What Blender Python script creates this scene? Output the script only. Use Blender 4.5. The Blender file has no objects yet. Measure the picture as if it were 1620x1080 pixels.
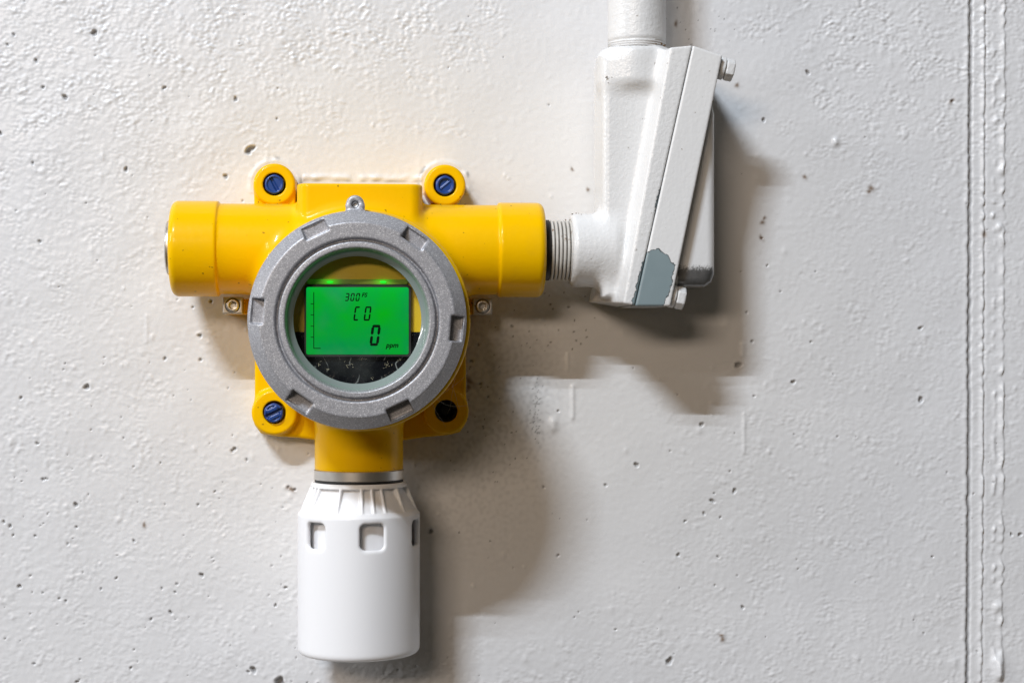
import bpy, math, random
import numpy as np
from mathutils import Vector

random.seed(7)
rng = np.random.default_rng(11)
scene = bpy.context.scene
COL = scene.collection

# ------------------------------------------------------------------ camera
D = 750.0                      # mm, camera to wall
F = 2747.0                     # focal length in photo pixels (1620 wide)
TH = math.radians(4.2)         # camera turned right of the wall normal
H0 = 1.5                       # camera height, m
cam_data = bpy.data.cameras.new("camera")
cam_data.sensor_width = 36.0
cam_data.lens = 36.0 * F / 1620.0
cam_data.clip_start = 0.02
cam_data.clip_end = 60.0
cam = bpy.data.objects.new("camera", cam_data)
COL.objects.link(cam)
cam.location = (0, -D * 0.001, H0)
cam.rotation_euler = (math.radians(90), 0, -TH)
scene.camera = cam
scene.render.resolution_x, scene.render.resolution_y = 1024, 682

# ------------------------------------------------------------------ world + lamps
world = bpy.data.worlds.new("World")
scene.world = world
world.use_nodes = True
bg = world.node_tree.nodes["Background"]
bg.inputs[0].default_value = (1.0, 0.88, 0.70, 1)
bg.inputs[1].default_value = 0.05

def tube_lamp(name, pos_mm, length, width, watts, color, target=(20, 0, 0)):
    l = bpy.data.lights.new(name, 'AREA')
    l.shape = 'RECTANGLE'
    l.size, l.size_y = length, width
    l.energy = watts
    l.color = color
    o = bpy.data.objects.new(name, l)
    COL.objects.link(o)
    p = Vector((pos_mm[0], -pos_mm[2], pos_mm[1])) * 0.001 + Vector((0, 0, H0))
    t = Vector((target[0], -target[2], target[1])) * 0.001 + Vector((0, 0, H0))
    o.location = p
    z = (p - t).normalized()                    # lamp shines along -z
    x = Vector((1, 0, 0)); x = (x - z * x.dot(z)).normalized()
    y = z.cross(x)
    from mathutils import Matrix
    o.rotation_euler = Matrix((x, y, z)).transposed().to_euler()
    return o

tube_lamp("tube_lamp", (-1150, 1920, 2000), 0.56, 0.022, 60, (0.80, 0.89, 1.0))
tube_lamp("tube_lamp", (-1150, 2120, 2000), 0.66, 0.022, 26, (0.80, 0.89, 1.0))
tube_lamp("tube_lamp", (-1080, 980, 3000), 1.10, 0.35, 30, (1.0, 0.82, 0.66))
tube_lamp("tube_lamp", (-2900, 950, 1050), 1.6, 0.06, 34, (0.98, 0.96, 0.95))

vs = scene.view_settings
vs.view_transform = 'Standard'
vs.look = 'None'
vs.exposure = 0.0
vs.gamma = 1.0
scene.render.engine = 'CYCLES'

# ------------------------------------------------------------------ helpers
def P(px, py, d):
    """photo pixel + distance from the wall (mm) -> x right, y up, d out, in mm"""
    u = (px - 810.0) / F
    v = (540.0 - py) / F
    t = (D - d) / (math.cos(TH) - u * math.sin(TH))
    return (t * (math.sin(TH) + u * math.cos(TH)), t * v, d)

def S(px, d):                  # mm per pixel at this depth
    return (P(px + .5, 540, d)[0] - P(px - .5, 540, d)[0])

def W(a):                      # model mm (x, y, d) -> world m
    a = np.asarray(a, dtype=np.float64)
    return np.stack([a[:, 0], -a[:, 2], a[:, 1]], 1) * 0.001 + np.array([0, 0, H0])

def wp(p):
    return Vector((p[0] * .001, -p[2] * .001, p[1] * .001 + H0))

def thing(name, label, cat, p, group=None):
    o = bpy.data.objects.new(name, None)
    COL.objects.link(o)
    o.location = wp(p)
    o.empty_display_size = 0.02
    o['label'] = label; o['category'] = cat
    if group: o['group'] = group
    return o

def top_of(o):
    while o.parent: o = o.parent
    return o

def raw_mesh(name, V, Q, smooth=True):
    """V (n,3) world m, Q (m,3|4) int"""
    me = bpy.data.meshes.new(name)
    k = Q.shape[1]
    me.vertices.add(len(V)); me.vertices.foreach_set('co', np.ascontiguousarray(V, np.float32).ravel())
    me.loops.add(Q.size); me.loops.foreach_set('vertex_index', np.ascontiguousarray(Q, np.int32).ravel())
    me.polygons.add(len(Q))
    me.polygons.foreach_set('loop_start', np.arange(0, Q.size, k, dtype=np.int32))
    me.polygons.foreach_set('use_smooth', np.full(len(Q), smooth, dtype=bool))
    me.update(calc_edges=True)
    me.validate()
    return me

def put(name, V, Q, mat, parent=None, smooth=True, attrs=None):
    """V in model mm"""
    Vw = W(V)
    if parent is not None:
        Vw = Vw - np.array(top_of(parent).location)
    me = raw_mesh(name, Vw, np.asarray(Q), smooth)
    if attrs:
        for n, a in attrs.items():
            at = me.attributes.new(n, 'FLOAT', 'POINT')
            at.data.foreach_set('value', np.ascontiguousarray(a, np.float32))
    me.materials.append(mat)
    o = bpy.data.objects.new(name, me)
    COL.objects.link(o)
    if parent is not None: o.parent = parent
    return o

# ---- signed distance modelling ------------------------------------------------
def length(*a):
    s = a[0] * a[0]
    for b in a[1:]: s = s + b * b
    return np.sqrt(s)

def smin(a, b, k):
    h = np.maximum(k - np.abs(a - b), 0) / k
    return np.minimum(a, b) - h * h * k * 0.25

def smax(a, b, k): return -smin(-a, -b, k)

def sbox(p, c, hs, r=0.0):
    q = [np.abs(p[i] - c[i]) - (hs[i] - r) for i in range(3)]
    return length(*[np.maximum(v, 0) for v in q]) + np.minimum(np.maximum(np.maximum(q[0], q[1]), q[2]), 0) - r

def scyl(p, axis, c, lo, hi, R, r=0.0):
    """cylinder on axis (0 x, 1 y, 2 d) through c from lo to hi"""
    o = [i for i in range(3) if i != axis]
    a = length(p[o[0]] - c[o[0]], p[o[1]] - c[o[1]]) - (R - r)
    b = np.abs(p[axis] - (lo + hi) / 2) - ((hi - lo) / 2 - r)
    return np.minimum(np.maximum(a, b), 0) + length(np.maximum(a, 0), np.maximum(b, 0)) - r

def spoly(u, v, pts):
    """2-D signed distance to a polygon"""
    n = len(pts)
    d = np.full(u.shape, 1e9, u.dtype); s = np.ones(u.shape, bool)
    for i in range(n):
        ax, ay = pts[i]; bx, by = pts[i - 1]
        ex, ey = bx - ax, by - ay
        wx, wy = u - ax, v - ay
        t = np.clip((wx * ex + wy * ey) / (ex * ex + ey * ey), 0, 1)
        d = np.minimum(d, (wx - ex * t) ** 2 + (wy - ey * t) ** 2)
        c1 = v >= ay; c2 = v < by; c3 = ex * wy > ey * wx
        s ^= (c1 & c2 & c3) | (~c1 & ~c2 & ~c3)
    d = np.sqrt(d)
    return np.where(s, d, -d)

def sprism(p, pts, lo, hi, r=0.0):
    a = spoly(p[0], p[1], pts) + r
    b = np.abs(p[2] - (lo + hi) / 2) - ((hi - lo) / 2 - r)
    return np.minimum(np.maximum(a, b), 0) + length(np.maximum(a, 0), np.maximum(b, 0)) - r

def mesh_sdf(f, lo, hi, h):
    lo = np.array(lo, np.float32); hi = np.array(hi, np.float32)
    B = 4
    nb = np.ceil((hi - lo) / (h * B)).astype(int) + 1
    n = nb * B
    cs = [lo[i] + (np.arange(nb[i]) * B + (B - 1) / 2) * h for i in range(3)]
    cg = np.meshgrid(*cs, indexing='ij')
    cf = f([g.astype(np.float32).ravel() for g in cg]).reshape(nb)
    G = np.repeat(np.repeat(np.repeat(np.sign(cf).astype(np.float32) * 50, B, 0), B, 1), B, 2)
    m = np.argwhere(np.abs(cf) < h * 6.0)
    oi = np.stack(np.meshgrid(*[np.arange(B)] * 3, indexing='ij'), -1).reshape(-1, 3)
    idx = (m[:, None, :] * B + oi[None]).reshape(-1, 3)
    vals = np.empty(len(idx), np.float32)
    for s in range(0, len(idx), 400000):
        e = idx[s:s + 400000]
        vals[s:s + 400000] = f([lo[i] + e[:, i].astype(np.float32) * h for i in range(3)])
    G[idx[:, 0], idx[:, 1], idx[:, 2]] = vals
    ins = (G < 0)
    cnt = np.zeros(n - 1, np.int8)
    for a in (0, 1):
        for b in (0, 1):
            for c in (0, 1):
                cnt += ins[a:n[0] - 1 + a, b:n[1] - 1 + b, c:n[2] - 1 + c]
    act = np.argwhere((cnt > 0) & (cnt < 8))
    vid = np.full(n - 1, -1, np.int32)
    vid[act[:, 0], act[:, 1], act[:, 2]] = np.arange(len(act))
    acc = np.zeros((len(act), 3)); num = np.zeros(len(act))
    for ax in range(3):
        o = [i for i in range(3) if i != ax]
        for a in (0, 1):
            for b in (0, 1):
                off = np.zeros(3, int); off[o[0]] = a; off[o[1]] = b
                q0 = act + off; off2 = off.copy(); off2[ax] = 1; q1 = act + off2
                v0 = G[q0[:, 0], q0[:, 1], q0[:, 2]]; v1 = G[q1[:, 0], q1[:, 1], q1[:, 2]]
                c = (v0 < 0) != (v1 < 0)
                t = v0[c] / (v0[c] - v1[c])
                pt = np.repeat(off[None].astype(float), c.sum(), 0); pt[:, ax] = t
                acc[c] += pt; num[c] += 1
    V = (act + acc / num[:, None]) * h + lo
    # pull the points onto the surface
    e = 0.05 * h if h > .4 else 0.02
    for _ in range(2):
        p = [V[:, i] for i in range(3)]
        f0 = f(p)
        g = []
        for i in range(3):
            q = list(p); q[i] = p[i] + e
            g.append((f(q) - f0) / e)
        g = np.stack(g, 1); gn = (g * g).sum(1) + 1e-6
        st = np.clip(f0 / gn, -h, h)
        V = V - g * st[:, None]
    quads = []
    for ax in range(3):
        o = [i for i in range(3) if i != ax]
        s0 = [slice(None)] * 3; s1 = [slice(None)] * 3
        s0[ax] = slice(0, n[ax] - 1); s1[ax] = slice(1, n[ax])
        a0 = ins[tuple(s0)]; a1 = ins[tuple(s1)]
        ed = np.argwhere(a0 != a1)
        ed = ed[(ed[:, o[0]] > 0) & (ed[:, o[1]] > 0) & (ed[:, o[0]] < n[o[0]] - 1) & (ed[:, o[1]] < n[o[1]] - 1)]
        fl = a0[ed[:, 0], ed[:, 1], ed[:, 2]]
        def cell(da, db):
            c = ed.copy(); c[:, o[0]] -= da; c[:, o[1]] -= db
            return vid[c[:, 0], c[:, 1], c[:, 2]]
        q = np.stack([cell(1, 1), cell(0, 1), cell(0, 0), cell(1, 0)], 1)
        if ax == 1: fl = ~fl
        q[~fl] = q[~fl][:, ::-1]
        quads.append(q)
    Q = np.concatenate(quads)
    # model axes (x,y,d) -> world (x,-d,y) keeps handedness
    return V, Q

def put_sdf(name, f, lo, hi, h, mat, parent, attrs=None):
    V, Q = mesh_sdf(f, lo, hi, h)
    at = None
    if attrs: at = {k: g([V[:, 0], V[:, 1], V[:, 2]]) for k, g in attrs.items()}
    return put(name, V, Q, mat, parent, True, at)

def lathe(prof, axis, c, n=96, closed=True):
    """prof: (r, t) pairs, revolved on axis through c"""
    a = np.linspace(0, 2 * np.pi, n, endpoint=False)
    o = [i for i in range(3) if i != axis]
    m = len(prof)
    V = np.zeros((m, n, 3))
    for i, (r, t) in enumerate(prof):
        V[i, :, axis] = t
        V[i, :, o[0]] = c[o[0]] + r * np.cos(a)
        V[i, :, o[1]] = c[o[1]] + r * np.sin(a)
    i = np.arange(m if closed else m - 1)[:, None]; j = np.arange(n)[None]
    i2 = (i + 1) % m; j2 = (j + 1) % n
    Q = np.stack([i * n + j, i * n + j2, i2 * n + j2, i2 * n + j], -1).reshape(-1, 4)
    if axis == 1: Q = Q[:, ::-1]
    return V.reshape(-1, 3), Q

def fix_normals(o):
    import bmesh
    bm = bmesh.new(); bm.from_mesh(o.data)
    bmesh.ops.recalc_face_normals(bm, faces=bm.faces)
    bm.to_mesh(o.data); bm.free()

def put_lathe(name, prof, axis, c, mat, parent, n=96, sharp=35):
    V, Q = lathe(prof, axis, c, n)
    o = put(name, V, Q, mat, parent)
    fix_normals(o)
    o.data.set_sharp_from_angle(angle=math.radians(sharp))
    return o

def put_extrude(name, pts, lo, hi, mat, parent):
    """flat polygon (mm) extruded in d"""
    n = len(pts)
    V = [(x, y, hi) for x, y in pts] + [(x, y, lo) for x, y in pts]
    Vw = W(V) - np.array(top_of(parent).location)
    faces = [tuple(range(n)), tuple(range(2 * n - 1, n - 1, -1))]
    faces += [(i, i + n, (i + 1) % n + n, (i + 1) % n) for i in range(n)]
    me = bpy.data.meshes.new(name)
    me.from_pydata([tuple(v) for v in Vw], [], faces)
    me.materials.append(mat)
    o = bpy.data.objects.new(name, me); COL.objects.link(o); o.parent = parent
    fix_normals(o)
    return o

# ------------------------------------------------------------------ materials
def srgb(r, g, b):
    return tuple(((c / 255) / 12.92 if c / 255 <= .04045 else ((c / 255 + .055) / 1.055) ** 2.4) for c in (r, g, b)) + (1,)

class M:
    def __init__(s, name):
        s.m = bpy.data.materials.new(name); s.m.use_nodes = True
        s.t = s.m.node_tree; s.n = s.t.nodes; s.l = s.t.links
        s.b = s.n["Principled BSDF"]
        s.co = s.n.new("ShaderNodeTexCoord").outputs['Object']
    def set(s, **k):
        for a, v in k.items():
            s.b.inputs[a.replace('_', ' ')].default_value = v
        return s
    def noise(s, scale, detail=3, rough=.5, vec=None):
        n = s.n.new("ShaderNodeTexNoise"); n.inputs['Scale'].default_value = scale
        n.inputs['Detail'].default_value = detail; n.inputs['Roughness'].default_value = rough
        s.l.new(vec or s.co, n.inputs['Vector']); return n.outputs['Fac']
    def voro(s, scale, out='Color'):
        n = s.n.new("ShaderNodeTexVoronoi"); n.inputs['Scale'].default_value = scale
        s.l.new(s.co, n.inputs['Vector']); return n.outputs[out]
    def attr(s, name):
        n = s.n.new("ShaderNodeAttribute"); n.attribute_name = name; return n.outputs['Fac']
    def ramp(s, fac, stops):
        n = s.n.new("ShaderNodeValToRGB"); e = n.color_ramp.elements
        e[0].position, e[0].color = stops[0]; e[1].position, e[1].color = stops[-1]
        for p, c in stops[1:-1]:
            x = e.new(p); x.color = c
        s.l.new(fac, n.inputs[0]); return n.outputs[0]
    def math(s, op, a, b=None, c=None, clamp=False):
        n = s.n.new("ShaderNodeMath"); n.operation = op; n.use_clamp = clamp
        for i, v in enumerate((a, b, c)):
            if v is None: continue
            if isinstance(v, (int, float)): n.inputs[i].default_value = v
            else: s.l.new(v, n.inputs[i])
        return n.outputs[0]
    def mix(s, fac, a, b, blend='MIX'):
        n = s.n.new("ShaderNodeMix"); n.data_type = 'RGBA'; n.blend_type = blend
        for i, v in ((0, fac), (6, a), (7, b)):
            if isinstance(v, (int, float, tuple)): n.inputs[i].default_value = v
            else: s.l.new(v, n.inputs[i])
        return n.outputs[2]
    def link(s, sock, name): s.l.new(sock, s.b.inputs[name.replace('_', ' ')]); return s
    def bump(s, h, strength=.3, dist=.0005, prev=None):
        n = s.n.new("ShaderNodeBump"); n.inputs['Strength'].default_value = strength
        n.inputs['Distance'].default_value = dist
        s.l.new(h, n.inputs['Height'])
        if prev: s.l.new(prev, n.inputs['Normal'])
        s.l.new(n.outputs[0], s.b.inputs['Normal']); return n.outputs[0]

def g(v): return (v, v, v, 1)

# wall paint
mw = M("wall_paint").set(Roughness=.34, Specular_IOR_Level=.42)
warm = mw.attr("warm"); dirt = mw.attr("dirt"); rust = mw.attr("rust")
cn = mw.noise(9, 4)
base = mw.mix(warm, (.735, .735, .745, 1), (.76, .745, .725, 1))
base = mw.mix(mw.math('MULTIPLY', cn, .10), base, (.62, .60, .56, 1))
base = mw.mix(dirt, base, (.035, .03, .024, 1))  # dirt, plus the shadow line painted above the housing
base = mw.mix(rust, base, (.16, .085, .03, 1))
mw.link(base, "Base Color")
mw.link(mw.math('MULTIPLY_ADD', mw.noise(60, 3), .22, .24), "Roughness")
mw.bump(mw.noise(700, 3, .6), .16, .0004)
MAT_WALL = mw.m

# yellow enamel
my = M("yellow_enamel").set(Roughness=.30, Specular_IOR_Level=.09)
spk = my.ramp(my.noise(420, 1), [(.74, g(0)), (.78, g(1))])
yb = my.mix(my.noise(25, 3), (.90, .52, .0, 1), (.86, .48, .0, 1))
yb = my.mix(my.math('MULTIPLY', my.ramp(my.noise(38, 5, .65), [(.55, g(0)), (.75, g(1))]), .22), yb, (.55, .33, .03, 1))
yb = my.mix(my.math('MULTIPLY', spk, .6), yb, (.10, .05, .01, 1))
my.link(my.math('MULTIPLY_ADD', my.noise(55, 4, .6), .25, .19), "Roughness")
my.link(yb, "Base Color")
my.set(Coat_Weight=.18, Coat_Roughness=.08)
my.bump(my.noise(420, 3), .20, .0003)
MAT_YELLOW = my.m

# silver hammered paint on the cover ring
mr = M("silver_flake_paint").set(Metallic=.35, Roughness=.42)
v1 = mr.voro(3900); 
sep = mr.n.new("ShaderNodeSeparateColor"); mr.l.new(v1, sep.inputs[0])
fl = mr.ramp(sep.outputs[0], [(0, (.27, .27, .285, 1)), (.6, (.37, .37, .39, 1)), (.9, (.46, .46, .49, 1)), (1, g(.72))])
mr.link(fl, "Base Color")
b1 = mr.bump(sep.outputs[1], .15, .0001)
mr.bump(mr.noise(300, 2), .08, .0004, b1)
MAT_RING = mr.m

# painted conduit parts
def white_paint(name, tex, rgh=.3):
    m = M(name).set(Roughness=rgh)
    chip = m.attr("chip"); rus = m.attr("bare")
    jag = m.math('MULTIPLY_ADD', m.noise(520, 5, .65), 3.6, -1.8)
    e = m.math('ADD', chip, jag)
    fac = m.math('GREATER_THAN', e, 0.0)
    edge = m.math('MULTIPLY', m.math('LESS_THAN', m.math('ABSOLUTE', e), .22), m.math('GREATER_THAN', chip, -3))
    c = m.mix(m.noise(20, 4), (.77, .765, .755, 1), (.70, .695, .685, 1))
    grey = m.mix(m.noise(150, 3), (.205, .265, .28, 1), (.24, .30, .315, 1))
    c = m.mix(fac, c, grey)
    c = m.mix(m.math('MULTIPLY', edge, .75), c, (.05, .055, .055, 1))
    be = m.math('ADD', rus, m.math('MULTIPLY_ADD', m.noise(1400, 3, .7), 5.0, -2.5))
    bf = m.math('MULTIPLY', be, .6, clamp=True)
    c = m.mix(bf, c, m.mix(m.noise(260, 4), (.09, .09, .085, 1), (.30, .30, .30, 1)))
    sp = m.ramp(m.noise(330, 2), [(.73, g(0)), (.76, g(1))])
    c = m.mix(m.math('MULTIPLY', sp, .5), c, (.22, .17, .12, 1))
    m.link(c, "Base Color")
    m.link(m.math('MULTIPLY', bf, .7), "Metallic")
    inv = m.math('SUBTRACT', 1.0, fac)
    b = m.bump(m.math('MULTIPLY', m.noise(620, 3, .6), inv), tex, .0006)
    m.bump(inv, .9, .0004, b)
    return m.m
MAT_WPAINT = white_paint("white_paint_on_casting", .42, .26)
MAT_CPAINT = white_paint("white_paint_on_cover", .22, .33)
MAT_PIPE = white_paint("white_paint_on_pipe", .5)

ms = M("brushed_steel").set(Metallic=1.0, Roughness=.38)
ms.link(ms.mix(ms.noise(300, 3), (.80, .78, .74, 1), (.66, .64, .61, 1)), "Base Color")
MAT_STEEL = ms.m
md = M("dull_steel").set(Metallic=.85, Roughness=.5)
md.link(md.mix(md.noise(500, 3), (.66, .655, .65, 1), (.52, .515, .51, 1)), "Base Color")
MAT_DULL = md.m
mp = M("white_polyethylene").set(Roughness=.33, Base_Color=(.85, .85, .862, 1))
mp.b.inputs['Subsurface Weight'].default_value = .35
mp.b.inputs['Subsurface Radius'].default_value = (.005, .005, .005)
mp.b.inputs['Subsurface Scale'].default_value = .35
mp.bump(mp.noise(120, 2), .04, .0004)
MAT_CAP = mp.m
mb = M("blue_plastic").set(Roughness=.28)
mb.link(mb.mix(mb.noise(300, 3), (.010, .035, .17, 1), (.02, .075, .30, 1)), "Base Color")
MAT_BLUE = mb.m
MAT_BLACK = M("black_rubber").set(Base_Color=(.012, .012, .013, 1), Roughness=.5).m
MAT_LCDINK = M("liquid_crystal_ink").set(Base_Color=(.001, .012, .004, 1), Roughness=.7, Specular_IOR_Level=.03).m
mk = M("seal_silicone").set(Roughness=.2, Base_Color=(.22, .265, .25, 1), Coat_Weight=.3)
MAT_SEAL = mk.m
mf = M("faceplate_yellow").set(Roughness=.4, Base_Color=(.72, .48, .01, 1))
MAT_FACE = mf.m
mc = M("black_film").set(Roughness=.25, Specular_IOR_Level=.08)
wr = mc.noise(95, 4, .6)
refl_wave = mc.n.new("ShaderNodeTexWave"); refl_wave.inputs['Scale'].default_value = 60
refl_wave.inputs['Distortion'].default_value = 14; refl_wave.inputs['Detail'].default_value = 3
mc.l.new(mc.co, refl_wave.inputs['Vector'])
sc2 = mc.math('MULTIPLY', mc.ramp(refl_wave.outputs['Fac'], [(.955, g(0)), (1, g(1))]), mc.ramp(mc.noise(130, 2), [(.5, g(0)), (.62, g(1))]))  # pale wisps: the film's curved reflections painted into its colour
mc.link(mc.mix(sc2, (.006, .007, .009, 1), (.22, .23, .22, 1)), "Base Color")
mc.bump(wr, .5, .003)
MAT_FILM = mc.m
# lit screen
me_ = M("lit_screen").set(Roughness=.5, Base_Color=(.0, .03, .006, 1), Specular_IOR_Level=.05)
en = me_.noise(48, 3)
me_.link(me_.mix(me_.ramp(en, [(.36, g(0)), (.64, g(1))]), (.0, .47, .006, 1), (.0, .34, .075, 1)), "Emission Color")
def screen_glow(z_top):
    sp_ = me_.n.new("ShaderNodeSeparateXYZ"); me_.l.new(me_.co, sp_.inputs[0])
    t_ = me_.math('DIVIDE', me_.math('SUBTRACT', sp_.outputs[2], z_top), .006)
    me_.link(me_.math('MULTIPLY_ADD', me_.math('POWER', 2.718, t_), .30, .76), "Emission Strength")
MAT_SCREEN = me_.m
def light_guide_mat(xs):
    m = M("light_guide_plastic").set(Base_Color=(.20, .20, .02, 1), Roughness=.35)
    tot = None
    sp = m.n.new("ShaderNodeSeparateXYZ"); m.l.new(m.co, sp.inputs[0])
    for x in xs:
        d = m.math('DIVIDE', m.math('SUBTRACT', sp.outputs[0], x), .0032)
        e = m.math('POWER', 2.718, m.math('MULTIPLY', m.math('MULTIPLY', d, d), -1.0))
        tot = e if tot is None else m.math('ADD', tot, e)
    m.link(m.math('MULTIPLY_ADD', tot, .42, .035), "Emission Strength")
    m.set(Emission_Color=(.03, 1, .01, 1))
    return m.m
MAT_LED = M("green_led").set(Base_Color=(.0, .3, .02, 1), Emission_Color=(.0, 1, .02, 1), Emission_Strength=.9).m
# window glass: thin pane, mirror + clear by Fresnel, a little dust
mg = M("window_glass")
gl = mg.n.new("ShaderNodeBsdfGlossy"); gl.inputs['Roughness'].default_value = .04
tr = mg.n.new("ShaderNodeBsdfTransparent"); tr.inputs['Color'].default_value = (.985, .992, .988, 1)
lw = mg.n.new("ShaderNodeLayerWeight"); lw.inputs['Blend'].default_value = .5
frs = mg.math('MULTIPLY_ADD', mg.math('POWER', lw.outputs['Facing'], 5.0), .9, .012)
mx = mg.n.new("ShaderNodeMixShader")
mg.l.new(frs, mx.inputs[0]); mg.l.new(tr.outputs[0], mx.inputs[1]); mg.l.new(gl.outputs[0], mx.inputs[2])
df = mg.n.new("ShaderNodeBsdfDiffuse"); df.inputs['Color'].default_value = (.55, .6, .55, 1)
dm = mg.n.new("ShaderNodeMixShader")
dn = mg.ramp(mg.noise(45, 4, .6), [(.52, g(0)), (.8, g(.03))])
mg.l.new(dn, dm.inputs[0]); mg.l.new(mx.outputs[0], dm.inputs[1]); mg.l.new(df.outputs[0], dm.inputs[2])
mg.l.new(dm.outputs[0], mg.n["Material Output"].inputs[0])
MAT_GLASS = mg.m

# ------------------------------------------------------------------ the wall
def fftnoise(nx, ny, hx, hy, lo_wl, hi_wl, aniso=1.0):
    w = rng.standard_normal((nx, ny))
    fx = np.fft.fftfreq(nx, hx)[:, None]; fy = np.fft.rfftfreq(ny, hy)[None]
    f = np.sqrt((fx * aniso) ** 2 + fy ** 2) + 1e-9
    band = np.exp(-(np.maximum(0, f * lo_wl - 1)) ** 2 * 4) * np.exp(-(np.maximum(0, 1 / (f * hi_wl) - 1)) ** 2 * 4)
    r = np.fft.irfft2(np.fft.rfft2(w) * band, s=(nx, ny))
    return r / r.std()

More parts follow.
